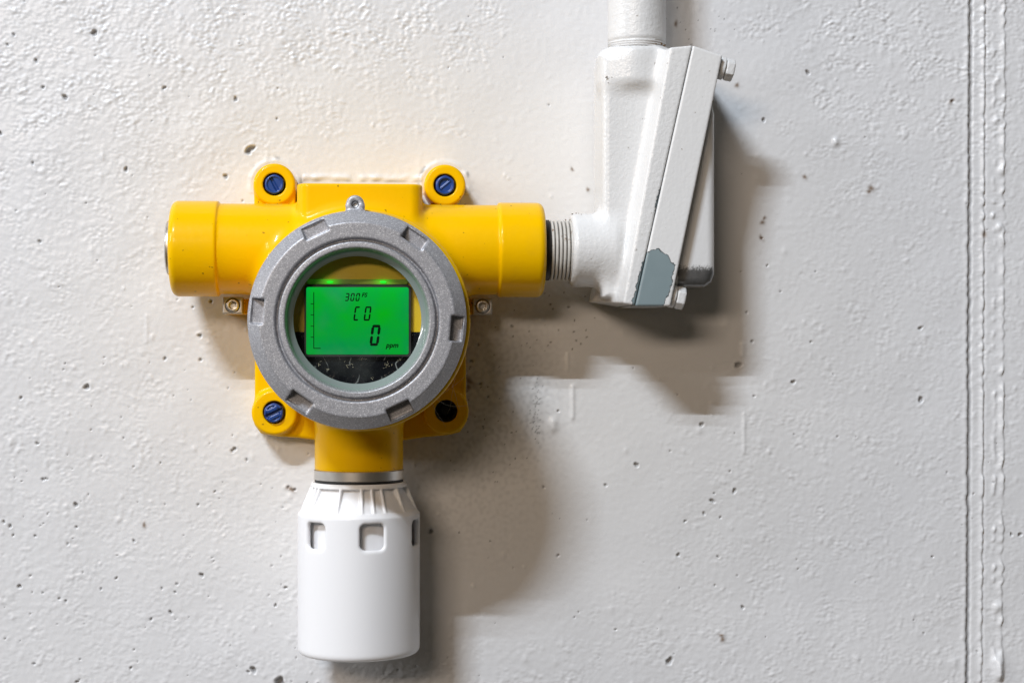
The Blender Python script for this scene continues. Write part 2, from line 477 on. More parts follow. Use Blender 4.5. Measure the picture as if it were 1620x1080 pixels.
def build_wall():
    h = 0.46
    x0, x1, y0, y1 = -185.0, 300.0, -165.0, 165.0
    fx = np.arange(x0, x1, h); fy = np.arange(y0, y1, h)
    def margin(a, sgn):
        out = []; st = h
        while abs(a) < 1600:
            st *= 1.35; a += sgn * min(st, 250); out.append(a)
        return np.array(out)
    X = np.concatenate([margin(fx[0], -1)[::-1], fx, margin(fx[-1], 1)])
    Y = np.concatenate([margin(fy[0], -1)[::-1], fy, margin(fy[-1], 1)])
    nx, ny = len(fx), len(fy)
    gx, gy = np.meshgrid(fx, fy, indexing='ij')
    sx = P(1000, 540, 0)[0] - P(999, 540, 0)[0]
    # mask: the paint is brushed smoother around the instrument
    px = 607 + gx / .273; py = 540 - gy / .273
    def blob(cx, cy, rx, ry, soft):
        r = np.sqrt(((px - cx) / rx) ** 2 + ((py - cy) / ry) ** 2)
        return np.clip((1 - r) / soft + .5, 0, 1)
    sm = np.maximum(blob(720, 470, 470, 330, .5), blob(1000, 300, 290, 420, .4))
    sm = np.maximum(sm, blob(820, 760, 260, 260, .4))
    wob = fftnoise(nx, ny, h, h, 18, 60)
    sm = np.clip(sm + wob * .16 * (sm > .02) * (sm < .98), 0, 1)
    rough = 1 - .86 * sm
    top = np.clip((330 - py) / 260, 0, 1)
    st = fftnoise(nx, ny, h, h, 2.0, 6.5, 1.35)
    st2 = fftnoise(nx, ny, h, h, 4.0, 14.0, 1.1)
    clump = np.clip(.75 + .35 * fftnoise(nx, ny, h, h, 16, 45), .25, 1.6)
    z = rough * clump * (.052 * st + .052 * np.where(st2 > 0, st2 ** 1.3, -.5 * np.abs(st2))) * (.66 + .75 * top)
    z += .012 * st2 + .10 * fftnoise(nx, ny, h, h, 40, 160)
    z += .004 * fftnoise(nx, ny, h, h, 1.2, 2.5)
    # raised paint bumps
    for _ in range(650):
        bx = rng.uniform(x0 + 5, x1 - 5); by = rng.uniform(y0 + 5, y1 - 5)
        r = rng.uniform(.5, 1.4); a = rng.uniform(.08, .32)
        i0 = int((bx - x0) / h); j0 = int((by - y0) / h)
        s = (slice(max(i0 - 10, 0), i0 + 10), slice(max(j0 - 10, 0), j0 + 10))
        if rough[i0, j0] < .4 and rng.random() < .7: a *= .35
        z[s] += a * np.exp(-(((gx[s] - bx) / r) ** 2 + ((gy[s] - by) / (r * 1.3)) ** 2))
    dirt = np.zeros_like(z); rust = np.zeros_like(z)
    def pit(ppx, ppy, rpx, depth=None, dk=.55, el=1.0, rot=0.0, ru=0.0):
        bx, by, _ = P(ppx, ppy, 0)
        r = rpx * .273 * .77
        if not (x0 + 4 < bx < x1 - 4 and y0 + 4 < by < y1 - 4): return
        i0 = int((bx - x0) / h); j0 = int((by - y0) / h); k = int(r * 4 / h) + 4
        s = (slice(max(i0 - k, 0), i0 + k), slice(max(j0 - k, 0), j0 + k))
        c_, s_ = math.cos(rot), math.sin(rot)
        u = ((gx[s] - bx) * c_ + (gy[s] - by) * s_) / el; v = -(gx[s] - bx) * s_ + (gy[s] - by) * c_
        ang = np.arctan2(v, u)
        ph = rng.uniform(0, 6.3, 3)
        rr = np.sqrt(u * u + v * v) / (r * (1 + .16 * np.sin(2 * ang + ph[0]) + .10 * np.sin(3 * ang + ph[1]) + .06 * np.sin(5 * ang + ph[2])))
        core = 1 / (1 + np.exp((rr - .92) * 9))
        z[s] += .10 * min(r, 1.0) * np.exp(-((rr - 1.5) / .35) ** 2)
        if depth is None: depth = 1.3 * r
        z[s] -= depth * core
        dirt[s] = np.maximum(dirt[s], core * dk)
        if ru: rust[s] = np.maximum(rust[s], np.exp(-(rr / 1.3) ** 2) * ru)
    big = [(149, 52, 5.5), (103, 154, 4.5), (57, 96, 3.2), (68, 138, 3), (22, 55, 3), (12, 71, 2.5), (0, 211, 4), (260, 139, 3.2),
           (373, 157, 4), (438, 188, 2.6), (397, 235, 6), (392, 240, 5), (357, 279, 4.2), (199, 268, 4), (52, 258, 2.6), (63, 382, 3),
           (316, 531, 3.5), (317, 569, 3), (137, 612, 5), (33, 629, 3), (59, 701, 3), (68, 758, 3), (74, 757, 2.5), (120, 798, 4),
           (6, 825, 3), (16, 832, 3.4), (21, 846, 2.4), (56, 847, 2.6), (121, 833, 2.6), (107, 860, 2.4), (212, 855, 3), (184, 914, 2.8),
           (160, 931, 2.5), (31, 927, 3.8), (68, 937, 2.3), (94, 946, 2.6), (104, 950, 2.3), (256, 930, 2.4), (280, 923, 2.6), (277, 936, 2.3),
           (270, 968, 3.2), (239, 979, 2.6), (319, 909, 4.2), (452, 929, 3), (436, 957, 3.3), (401, 1059, 5.5), (393, 1062, 3), (207, 1056, 2.6),
           (54, 1049, 2.6), (122, 1078, 3), (443, 1080, 10), (371, 710, 3.5), (367, 713, 3), (456, 770, 2.8), (466, 774, 3.2), (390, 727, 2.5),
           (340, 777, 2.4), (313, 798, 2.6), (261, 567, 3), (305, 486, 2.3), (334, 477, 3), (1278, 115, 4), (1208, 190, 3.6), (1205, 377, 2.4),
           (1168, 577, 6), (1255, 604, 4.2), (1193, 626, 2.6), (1110, 671, 4), (1007, 735, 4.2), (958, 767, 3), (1162, 776, 4), (1127, 792, 4),
           (1114, 812, 3), (1084, 824, 2.8), (1140, 818, 2.4), (1073, 877, 3.4), (1175, 960, 3.4), (1059, 1045, 6), (974, 995, 2.4), (1456, 519, 3.4),
           (1457, 632, 5), (883, 878, 2.6), (860, 770, 2.4), (682, 840, 4.5), (760, 607, 3), (746, 571, 3), (810, 516, 3), (899, 486, 2.5),
           (883, 650, 2.5), (1283, 541, 2.4), (1155, 745, 2.2), (1136, 880, 2.4), (1290, 430, 2), (1507, 160, 3), (1614, 845, 4), (1600, 845, 3), (1130, 780, 2.2),
           (1190, 540, 3), (1181, 494, 2.4), (1235, 461, 2.2), (1214, 420, 2.2), (757, 545, 2.4), (772, 628, 2.4), (1325, 690, 2), (1475, 880, 2.6)]
    for (a, b, r) in big:
        pit(a, b, r, dk=.62, el=rng.uniform(1.0, 1.35), rot=rng.uniform(0, 3.1))
    for _ in range(210):                                   # pinholes, denser to the left
        a = rng.uniform(-20, 1640) if rng.random() < .45 else rng.uniform(-20, 520)
        b = rng.uniform(-20, 1100) if rng.random() < .5 else rng.uniform(560, 1100)
        pit(a, b, rng.uniform(1.2, 2.1), dk=.5)
    for _ in range(70):                                    # dirt specks in the shadow of the instrument
        pit(rng.normal(790, 50), rng.normal(590, 110), rng.uniform(.9, 1.9), depth=.05, dk=.75)
    for _ in range(60):
        pit(rng.normal(848, 5), rng.normal(648, 22), rng.uniform(.8, 2.2), depth=.05, dk=.55)
    for _ in range(25):
        pit(rng.uniform(860, 950), rng.uniform(430, 560), rng.uniform(1, 2.2), depth=.05, dk=.7, ru=.2)
    for _ in range(26):
        pit(rng.normal(1090, 40), rng.normal(60, 30), rng.uniform(.8, 1.8), depth=.05, dk=.7)
    for (a, b, r) in [(1505, 160, 3), (1378, 298, 4), (1375, 303, 3), (1206, 352, 3), (1209, 345, 2.4), (1143, 1010, 3.5), (1141, 1004, 2.6),
                      (228, 830, 3), (1069, 38, 3), (1204, 376, 3), (1166, 135, 3), (1273, 280, 3), (743, 603, 5), (741, 612, 4), (930, 300, 2.5), (945, 350, 2.5), (905, 268, 2.2), (460, 773, 4)]:
        pit(a, b, r, depth=-.12, dk=.15, ru=.85, el=1.5, rot=rng.uniform(0, 3.1))
    # paint runs and blobs
    for (a, b0, b1, w, hh) in [(906, 612, 660, 3.5, .5), (898, 560, 585, 2.5, .3), (1177, 655, 715, 3, .4), (875, 668, 676, 7, .9), (1175, 545, 560, 4, .4),
                               (905, 575, 580, 12, .3), (1148, 508, 512, 8, .3), (232, 500, 540, 3, .2), (1322, 223, 226, 5, .9), (1510, 1045, 1048, 6, .4), (520, 700, 730, 2, .2)]:
        ax, ay, _ = P(a, b0, 0); _, by, _ = P(a, b1, 0)
        dy = np.maximum(np.maximum(gy - ay, by - gy), 0)
        z += hh * np.exp(-((gx - ax) / (w * .273)) ** 2 - (dy / (w * .3)) ** 2)
    # bead of paint and filler round the upper feet and along the top of the housing
    bn = fftnoise(nx, ny, h, h, 7, 26)
    for (a, b, up) in ((434, 291, .7), (704, 293, 1.0)):
        ax, ay, _ = P(a, b, 2)
        dist = np.hypot(gx - ax, gy - ay)
        z += up * .5 * np.clip(.9 + .25 * bn, .3, 2) * np.exp(-((dist - 10.2) / 1.0) ** 2) * (gy > ay - 4)
        dirt = np.maximum(dirt, np.clip(bn - .7, 0, 1) * .6 * np.exp(-((dist - 11.4) / .9) ** 2) * (gy > ay - 4))
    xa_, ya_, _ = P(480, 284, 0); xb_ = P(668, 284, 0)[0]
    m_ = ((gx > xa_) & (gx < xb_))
    z += m_ * .45 * np.clip(1 + .4 * bn, .1, 2) * np.exp(-((gy - ya_ - 1.0) / 1.1) ** 2)
    dirt = np.maximum(dirt, m_ * np.clip(.25 + .16 * bn, 0, .5) * np.exp(-((gy - ya_ + .5) / .5) ** 2))  # thin shadow along the housing top, painted in through the dirt mask
    # grime on the wall to the right of the instrument
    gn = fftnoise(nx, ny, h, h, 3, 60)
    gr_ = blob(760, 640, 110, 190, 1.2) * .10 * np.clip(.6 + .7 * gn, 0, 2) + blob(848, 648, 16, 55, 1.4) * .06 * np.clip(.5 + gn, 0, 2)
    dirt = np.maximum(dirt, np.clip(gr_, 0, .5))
    # sealed joint on the right
    yj = gy
    tt = (540 - py) / 1080 + .5
    seam = lambda p_top, p_bot, amp: P(p_top, 0, 0)[0] * tt + P(p_bot, 1080, 0)[0] * (1 - tt) + amp
    n1 = fftnoise(nx, ny, h, h, 6, 30)[0][None]
    n2 = fftnoise(nx, ny, h, h, 5, 16)[3][None]
    n3 = fftnoise(nx, ny, h, h, 8, 40)[9][None]
    def upto(v, lo, hi): return np.clip((v - lo) / (hi - lo), 0, 1)
    c1 = seam(1536, 1531, .12 * n2)
    u = gx - c1
    z -= 1.5 * np.exp(-(u / .72) ** 2)
    dirt = np.maximum(dirt, .75 * np.exp(-(u / .6) ** 2))
    z += .25 * np.exp(-((u + 1.6) / 1.2) ** 2)
    c2 = seam(1557, 1552, .10 * n1 + .07 * n2)
    u = gx - c2
    z += (.62 + .14 * n2 + .14 * n1) * np.exp(-(np.minimum(u, 0) / 1.3) ** 2) * (1 - upto(u, 0, .55))
    z -= .30 * np.exp(-((u - .8) / .5) ** 2)
    c3 = seam(1589, 1584, .3 * n1)
    u = gx - c3
    z += np.clip(.60 + .26 * n3 + .10 * n2, .12, 1.6) * np.exp(-(np.minimum(u, 0) / 1.6) ** 2) * (1 - upto(u, 0, .6))
    c4 = seam(1573, 1572, .3 * n3)
    u = gx - c4
    z += np.clip(.30 * n1 + .12 * n2, 0, 1) * np.exp(-(u / .8) ** 2)
    for (a, b, r, hh) in [(1578, 125, 5, .8), (1577, 190, 5, .7), (1580, 360, 5, .9), (1576, 960, 6, 1.1), (1578, 1046, 9, 2.0), (1579, 1058, 8, 2.2), (1580, 1068, 6, 1.8)]:
        ax, ay, _ = P(a, b, 0)
        z += hh * np.exp(-((gx - ax) / (r * .25)) ** 2 - ((gy - ay) / (r * .35)) ** 2)
    ax, ay, _ = P(1557, 371, 0); rust = np.maximum(rust, .9 * np.exp(-((gx - ax) / 1.1) ** 2 - ((gy - ay) / 1.5) ** 2))
    warm = np.maximum(blob(760, 520, 520, 420, .9), blob(640, 300, 430, 260, .7))
    # fade relief out towards the coarse margin
    ed = np.minimum(np.minimum(gx - x0, x1 - gx), np.minimum(gy - y0, y1 - gy))
    z *= np.clip(ed / 4, 0, 1)
    NX, NY = len(X), len(Y)
    Z = np.zeros((NX, NY)); Dr = np.zeros((NX, NY)); Wm = np.zeros((NX, NY)); Ru = np.zeros((NX, NY))
    i0 = (NX - nx) // 2; i0 = int(np.searchsorted(X, fx[0] - 1e-6)); j0 = int(np.searchsorted(Y, fy[0] - 1e-6))
    Z[i0:i0 + nx, j0:j0 + ny] = z; Dr[i0:i0 + nx, j0:j0 + ny] = dirt
    Wm[i0:i0 + nx, j0:j0 + ny] = warm; Ru[i0:i0 + nx, j0:j0 + ny] = rust
    xa = P(1529, 540, 0)[0]; xb = P(1596, 540, 0)[0]
    ia = int(np.searchsorted(X, xa)); ib = int(np.searchsorted(X, xb))
    def piece(name, a, b, label, cat, kind):
        gx2, gy2 = np.meshgrid(X[a:b + 1], Y, indexing='ij')
        V = np.stack([gx2, gy2, Z[a:b + 1]], -1).reshape(-1, 3)
        n, m = b - a + 1, NY
        i = np.arange(n - 1)[:, None]; j = np.arange(m - 1)[None]
        Q = np.stack([i * m + j, (i + 1) * m + j, (i + 1) * m + j + 1, i * m + j + 1], -1).reshape(-1, 4)
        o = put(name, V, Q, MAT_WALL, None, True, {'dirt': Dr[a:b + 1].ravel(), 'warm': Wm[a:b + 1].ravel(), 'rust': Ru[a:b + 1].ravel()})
        o['label'] = label; o['category'] = cat; o['kind'] = kind
        return o
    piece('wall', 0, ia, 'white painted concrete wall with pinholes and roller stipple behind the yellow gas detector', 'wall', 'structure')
    piece('wall_joint', ia, ib, 'narrow vertical sealed joint with ragged paint ridges in the white wall', 'wall joint', 'structure')
    piece('wall_panel', ib, NX - 1, 'white painted wall beyond the ragged vertical joint', 'wall', 'structure')
build_wall()

# ------------------------------------------------------------------ gas detector
AD = 28.0                                             # depth of arm and sensor axis
XC = (P(273, 394, AD)[0] + P(859, 394, AD)[0]) / 2
YA = P(566, 394.5, AD)[1]
det = thing('gas_detector', 'yellow wall-mounted gas detector with round grey window ring and lit green screen', 'gas detector', (XC, YA, 0))

RC = P(565.5, 506, 84)                                # ring centre
xl = P(273, 394, AD)[0]; xli = P(348, 394, AD)[0]
xr = P(859, 394, AD)[0]; xri = P(787, 394, AD)[0]
RCOL = 75.3 * S(566, AD); RARM = 71.3 * S(566, AD)
lugs = [P(434, 291.5, 20), P(704, 293, 20), P(434, 652, 15), P(706, 650, 15)]
yn0 = P(568, 742, AD)[1]                              # lower end of the neck
XN = P(568, 742, AD)[0]
RN = 70 * S(568, AD)
plate = [P(a, b, 12)[:2] for a, b in [(402, 300), (402, 672), (412, 686), (440, 691), (470, 693), (500, 697), (636, 697), (672, 692), (704, 689), (728, 684), (738, 668), (738, 300)]]
bx0, by0, _ = P(468, 288, 50); bx1 = P(669, 288, 50)[0]

def f_housing(p):
    x, y, z = p
    arm = scyl(p, 0, (0, YA, AD), xl + 3, xr - 3, RARM, .5)
    q_x = np.maximum(np.abs(x - (bx0 + bx1) / 2) - ((bx1 - bx0) / 2 - 5), 0); q_z = np.maximum(np.abs(z - 20) - 20.5, 0)
    blk = smax(length(q_x, q_z) - 5, np.abs(y - (by0 - 30)) - 30, 1.2)
    top = smin(arm, blk, 3.0)
    drum = scyl(p, 2, (RC[0] + .8, RC[1], 0), 10, 74, 43.0, 2.0)
    d = smin(top, drum, 7.0)
    for a, b in ((xl, xli), (xri, xr)):
        lft = a == xl
        c = np.maximum(scyl(p, 0, (0, YA, AD), a - (6 if lft else 0), b + (0 if lft else 6), RCOL, .9),
                       scyl(p, 0, (0, YA, AD), a - (0 if lft else 6), b + (6 if lft else 0), RCOL, 2.8))
        d = smin(d, c, .3)
    nk = scyl(p, 1, (XN, 0, AD), yn0, RC[1], RN, .6)
    d = smin(d, nk, 5.0)
    # back plate, only below the arm
    pl = sprism(p, plate, -1, 10, 1.6)
    pl = smax(pl, y - YA, 3)
    d = smin(d, pl, 3.0)
    # feet
    for i, (lx, ly, lz) in enumerate(lugs):
        if i < 2:
            b = scyl(p, 2, (lx, ly, 0), -1, lz, 8.75, 1.3)
            hw, hz = (8.6, 19) if i == 0 else (5.5, 12)
            wb = sbox(p, (lx, ly - 12, hz / 2 - 1), (hw, 12, hz / 2), 1.0)
            b = smin(b, wb, 1.2)
        else:
            b = scyl(p, 2, (lx, ly, 0), -1, lz, 9.6, 1.3)
        d = smin(d, b, 1.5)
    for sgn, (a, b) in ((-1, (353, 400)), (1, (735, 778))):
        q0 = P(a, 472, 20); q1 = P(b, 497, 20)
        d = smin(d, sbox(p, ((q0[0] + q1[0]) / 2, (q0[1] + q1[1]) / 2, 7), ((q1[0] - q0[0]) / 2, (q0[1] - q1[1]) / 2, 8), .8), 1.0)
    for i, (lx, ly, lz) in enumerate(lugs):
        d = smax(d, -scyl(p, 2, (lx, ly, 0), lz - (7 if i != 3 else 14), lz + 10, 4.75, .3), .5)
    # open throat for the display
    d = smax(d, -scyl(p, 2, (RC[0], RC[1], 0), 64, 90, 33.0, .5), .6)
    return d
put_sdf('housing', f_housing, (xl - 4, yn0 - 3, -3), (xr + 4, P(434, 255, 24)[1], 78), .62, MAT_YELLOW, det)

# cover ring ------------------------------------------------
RF = 88.0
sR = S(566, RF - 4)
R_OUT = 173.3 * sR
prof = [(24.9, 73), (R_OUT - 1.5, 72), (R_OUT, 74), (R_OUT, 82.2), (R_OUT - 4.6, RF), (31.3, RF), (31.0, RF - 2.0), (29.9, RF - 2.0), (29.5, RF + .2), (27.6, RF + .3), (26.9, RF - 1.2), (26.9, 80), (24.9, 80)]
notch_angles = [math.radians(a) for a in (55, 115, 175, 235, 295, 355)]
tabp = P(562, 324, 76)
def f_ring(p):
    x = p[0] - RC[0]; y = p[1] - RC[1]; z = p[2]
    r = length(x, y)
    d = spoly(r, z, prof) 
    d = smax(d, d - .0, .1) - .18
    for a in notch_angles:
        c, s = math.cos(a), math.sin(a)
        u = x * c + y * s; v = -x * s + y * c
        bxn = sbox((u, v, z), (R_OUT - 3.75, 0, RF + 1), (2.4, 4.8, 6.3), .4)
        d = smax(d, -bxn, .6)
    tb = scyl((x, y, z), 2, (tabp[0] - RC[0], tabp[1] - RC[1], 0), 72.6, 79, 3.5, .8)
    tb = smin(tb, sbox((x, y, z), (tabp[0] - RC[0], tabp[1] - RC[1] - 3.5, 75.8), (3.5, 3.5, 3.2), .6), 1)
    d = smin(d, tb, 1.5)
    d = smax(d, -scyl((x, y, z), 2, (tabp[0] - RC[0], tabp[1] - RC[1], 0), 74, 90, 1.35, .1), .5)
    return d
ring = put_sdf('window_ring', f_ring, (RC[0] - 46, RC[1] - 46, 70), (RC[0] + 46, RC[1] + 50, 91), .48, MAT_RING, det)
put_lathe('set_screw', [(0.01, 76.6), (.55, 76.6), (.6, 77.6), (1.1, 77.9), (1.25, 77.6), (1.25, 73.5), (.01, 73.5)], 2, tabp, MAT_DULL, ring, 24)

# window seal, glass, display ------------------------------------
put_lathe('window_seal', [(24.4, 83.4), (26.0, 84.6), (26.9, 86.3), (27.2, 86.0), (27.2, 80.4), (24.4, 80.4)], 2, RC, MAT_SEAL, det, 128)
put_lathe('window_glass', [(.01, 82.9), (24.45, 82.9), (24.45, 81.4), (.01, 81.4)], 2, RC, MAT_GLASS, det, 96)
ZS = 77.0
put_lathe('throat', [(27.4, 72.0), (27.4, 74.4), (27.05, 74.4), (27.05, 72.0)], 2, RC, MAT_BLACK, det, 96)
SC = P(565, 506, ZS)
yb_ = P(566, 525, 75)[1] - RC[1]
def disc_part(a0, a1, R, n=60):
    return [(RC[0] + R * math.cos(a0 + (a1 - a0) * i / n), RC[1] + R * math.sin(a0 + (a1 - a0) * i / n)) for i in range(n + 1)]
aw = math.asin(yb_ / 27.0)
disp = put_extrude('display', disc_part(aw, math.pi - aw, 27.0), 73, 74.6, MAT_FACE, det)
put_extrude('cover_film', disc_part(math.pi - aw, 2 * math.pi + aw, 27.0), 73, 74.9, MAT_FILM, disp)
def rrect(px0, py0, px1, py1, d, r, n=6):
    x0, y1, _ = P(px0, py0, d); x1, y0, _ = P(px1, py1, d)
    pts = []
    for cx, cy, a in ((x1 - r, y1 - r, 0), (x0 + r, y1 - r, 90), (x0 + r, y0 + r, 180), (x1 - r, y0 + r, 270)):
        for i in range(n + 1):
            t = math.radians(a + 90 * i / n)
            pts.append((cx + r * math.cos(t), cy + r * math.sin(t)))
    return pts
put_extrude('bezel', rrect(481.5, 450, 650, 564, 76.8, 1.2), 74.7, 76.8, MAT_BLACK, disp)
put_extrude('screen', rrect(484.5, 454, 646.5, 560.5, ZS, .8), 76.85, ZS, MAT_SCREEN, disp)
screen_glow(P(565, 454, ZS)[1] * .001 + H0 - det.location.z)
MAT_GUIDE = light_guide_mat([P(a, 446, 76)[0] * .001 - det.location.x for a in (522, 606)])
# light strip above the screen with two lamps
put_extrude('light_guide', rrect(486, 441.5, 645, 449.5, 76.0, .8), 74.65, 76.0, MAT_GUIDE, disp)
for a in (522, 606):
    c = P(a, 446, 76.4)
    put_extrude('led', [(c[0] + 1.3 * math.cos(t), c[1] + .38 * math.sin(t)) for t in np.linspace(0, 2 * math.pi, 24, endpoint=False)], 75.9, 76.5, MAT_LED, disp)

SEG = {'0': 'abcdef', '3': 'abcdg', 'C': 'adef'}
def seven(ch, px0, py0, px1, py1, t, slant, name='digit'):
    """one seven-segment character between photo pixels on the screen"""
    x0, y1, _ = P(px0, py0, ZS); x1, y0, _ = P(px1, py1, ZS)
    w, h = x1 - x0, y1 - y0
    sh = slant * h
    w -= sh
    gp = t * .14
    def hbar(cy): 
        a, b = gp, w - gp
        return [(a, cy), (a + t / 2, cy + t / 2), (b - t / 2, cy + t / 2), (b, cy), (b - t / 2, cy - t / 2), (a + t / 2, cy - t / 2)]
    def vbar(cx, a, b):
        a += gp; b -= gp
        return [(cx, a), (cx + t / 2, a + t / 2), (cx + t / 2, b - t / 2), (cx, b), (cx - t / 2, b - t / 2), (cx - t / 2, a + t / 2)]
    k = t / 2
    bars = dict(a=hbar(h - k), d=hbar(k), g=hbar(h / 2), b=vbar(w - k, h / 2, h - k), c=vbar(w - k, k, h / 2), f=vbar(k, h / 2, h - k), e=vbar(k, k, h / 2))
    V, Fc = [], []
    for s in SEG[ch]:
        n = len(V)
        for u, v in bars[s]: V.append((x0 + u + slant * v, y0 + v, ZS + .09))
        for u, v in bars[s]: V.append((x0 + u + slant * v, y0 + v, ZS + .01))
        Fc.append(tuple(range(n, n + 6))); Fc.append(tuple(range(n + 11, n + 5, -1)))
        for i in range(6): Fc.append((n + i, n + 6 + i, n + 6 + (i + 1) % 6, n + (i + 1) % 6))
    Vw = W(V) - np.array(det.location)
    me = bpy.data.meshes.new(name); me.from_pydata([tuple(v) for v in Vw], [], Fc)
    me.materials.append(MAT_LCDINK)
    o = bpy.data.objects.new(name, me); COL.objects.link(o); o.parent = disp
    fix_normals(o)
for i, ch in enumerate('300'):
    seven(ch, 545.2 + i * 8.4, 463.6, 553.4 + i * 8.4, 476.2, .44, .16)
seven('C', 558.6, 484.6, 570.2, 507.2, .62, .14, 'letter')
seven('0', 574.8, 484.6, 588.2, 507.2, .62, .14, 'letter')
seven('0', 584, 513.6, 603, 547, 1.05, .13)
def lcd_text(txt, px0, pyb, px1, name='letter'):
    cu = bpy.data.curves.new(name, 'FONT'); cu.body = txt; cu.shear = .25; cu.offset = .03; cu.resolution_u = 2
    t = bpy.data.objects.new(name, cu); COL.objects.link(t)
    bpy.context.view_layer.update()
    me = bpy.data.meshes.new_from_object(t.evaluated_get(bpy.context.evaluated_depsgraph_get()))
    COL.objects.unlink(t); bpy.data.objects.remove(t); 
    co = np.array([v.co for v in me.vertices])
    a = P(px0, pyb, ZS); b = P(px1, pyb, ZS)
    s = (b[0] - a[0]) / (co[:, 0].max() - co[:, 0].min())
    V = np.stack([a[0] + (co[:, 0] - co[:, 0].min()) * s, a[1] + co[:, 1] * s, np.full(len(co), ZS + .06)], 1)
    Vw = W(V) - np.array(det.location)
    me.vertices.foreach_set('co', Vw.astype(np.float32).ravel()); me.update()
    me.materials.clear(); me.materials.append(MAT_LCDINK)
    o = bpy.data.objects.new(name, me); COL.objects.link(o); o.parent = disp
lcd_text('FS', 572.2, 469.6, 581.6)
lcd_text('ppm', 610, 549.4, 630.4)
def bar(name, px0, py0, px1, py1):
    a = P(px0, py0, ZS); b = P(px1, py1, ZS)
    return [(a[0], b[1]), (b[0], b[1]), (b[0], a[1]), (a[0], a[1])]
sc_ = put_extrude('scale_bar', bar('', 495.8, 462, 497.0, 551.5), ZS + .01, ZS + .07, MAT_LCDINK, disp)
for yy in (480.6, 498, 515.8, 533.2):
    put_extrude('scale_tick', bar('', 491.5, yy - .6, 495.7, yy + .6), ZS + .01, ZS + .07, MAT_LCDINK, disp)
put_extrude('scale_tick', bar('', 497.1, 550.2, 507.5, 551.5), ZS + .01, ZS + .07, MAT_LCDINK, disp)

# end plug of the left arm -----------------------------------
rp = 43.5 * S(268, AD)
xp = P(264.5, 394, AD)[0]
pg = put_lathe('end_plug', [(.01, xl + 3), (rp, xl + 3), (rp, xl - .9), (rp - .5, xl - 1.1), (rp - .5, xl - 1.4), (rp, xl - 1.7), (rp, xp + .5), (rp - .6, xp), (.01, xp)], 0, (0, P(268, 392, AD)[1], AD), MAT_STEEL, det, 64)

# earth terminals ----------------------------------------------
for (a, b, sx_) in ((368, 483, -1), (763.5, 484.5, 1)):
    c = P(a, b, 22)
    def f_term(p, c=c):
        d = sbox(p, (c[0], c[1], 17.5), (4.05, 3.5, 4.5), .35)
        return smax(d, -scyl(p, 2, (c[0], c[1], 0), 19, 32, 3.0, .1), .3)
    t = put_sdf('earth_terminal', f_term, (c[0] - 6, c[1] - 6, 11), (c[0] + 6, c[1] + 6, 24), .3, MAT_DULL, det)
    def f_scr(p, c=c):
        d = scyl(p, 2, (c[0], c[1], 0), 16, 22.9, 2.75, .7)
        a_ = np.arctan2(p[1] - c[1], p[0] - c[0])
        r = length(p[0] - c[0], p[1] - c[1])
        hexd = np.maximum(np.maximum(np.abs(p[0] - c[0]), np.abs((p[0] - c[0]) * .5 + (p[1] - c[1]) * .866)), np.abs((p[0] - c[0]) * .5 - (p[1] - c[1]) * .866)) - 1.35
        return smax(d, -np.maximum(hexd, 20.8 - p[2]), .25)
    put_sdf('screw', f_scr, (c[0] - 4, c[1] - 4, 15), (c[0] + 4, c[1] + 4, 25), .22, MAT_STEEL, t)

# fixing screws with blue plugs --------------------------------
def plug(i, slot_deg, kind):
    lx, ly, lz = lugs[i]
    ca, sa = math.cos(math.radians(slot_deg)), math.sin(math.radians(slot_deg))
    zt = lz + (.6 if kind != 'raised' else 2.0)
    cxp, cyp = (lx, ly) if kind != 'raised' else (lx - .2, ly - .2)
    def f(p):
        x = p[0] - cxp; y = p[1] - cyp
        u = x * ca + y * sa; v = -x * sa + y * ca
        hexd = np.maximum(np.maximum(np.abs(x), np.abs(x * .5 + y * .866)), np.abs(x * .5 - y * .866)) - 4.0
        d = scyl((x, y, p[2]), 2, (0, 0, 0), lz - 6, zt, 4.15, .9)
        d = smax(d, hexd, .5)
        if kind == 'socket':
            d = smax(d, -scyl((x, y, p[2]), 2, (.25, -.1, 0), zt - 1.2, zt + 3, 2.8, .3), .6)
            d = smin(d, sbox((u, v, p[2]), (0, 0, zt - 1.2), (2.8, .35, .35), .1), .3)
        else:
            rec = scyl((x, y, p[2]), 2, (0, 0, 0), zt - .55, zt + 3, 2.95, .2)
            d = smax(d, -rec, .4)
            d = smax(d, -sbox((u, v, p[2]), (0, 0, zt), (3.1 if kind == 'flat' else 4.4, .62, 1.6), .1), .35)
            if kind == 'raised':
                d = smin(d, sbox((u, v, p[2]), (0, 1.5, zt - .6), (2.4, .8, .8), .4), .5)
                d = smin(d, sbox((u, v, p[2]), (0, -1.5, zt - .6), (2.4, .8, .8), .4), .5)
        return d
    o = put_sdf('fixing_plug', f, (lx - 6, ly - 6, lz - 7), (lx + 6, ly + 6, lz + 4), .24, MAT_BLUE, det)
    return o
plug(0, -62, 'flat'); plug(1, 40, 'socket'); plug(2, 25, 'raised')
lx, ly, lz = lugs[3]
hole_shade = put_lathe('fixing_plug', [(.01, lz - 9), (2.2, lz - 9), (2.4, lz - 6), (3.9, lz - 1.6), (4.75, lz - .9), (4.75, lz - 13), (.01, lz - 13)], 2, (lx, ly, 0), MAT_BLACK, det, 40)  # black insert added to give the empty hole its deep shade
hole_shade['label'] = 'added black insert standing in for the shade in an empty fixing hole'

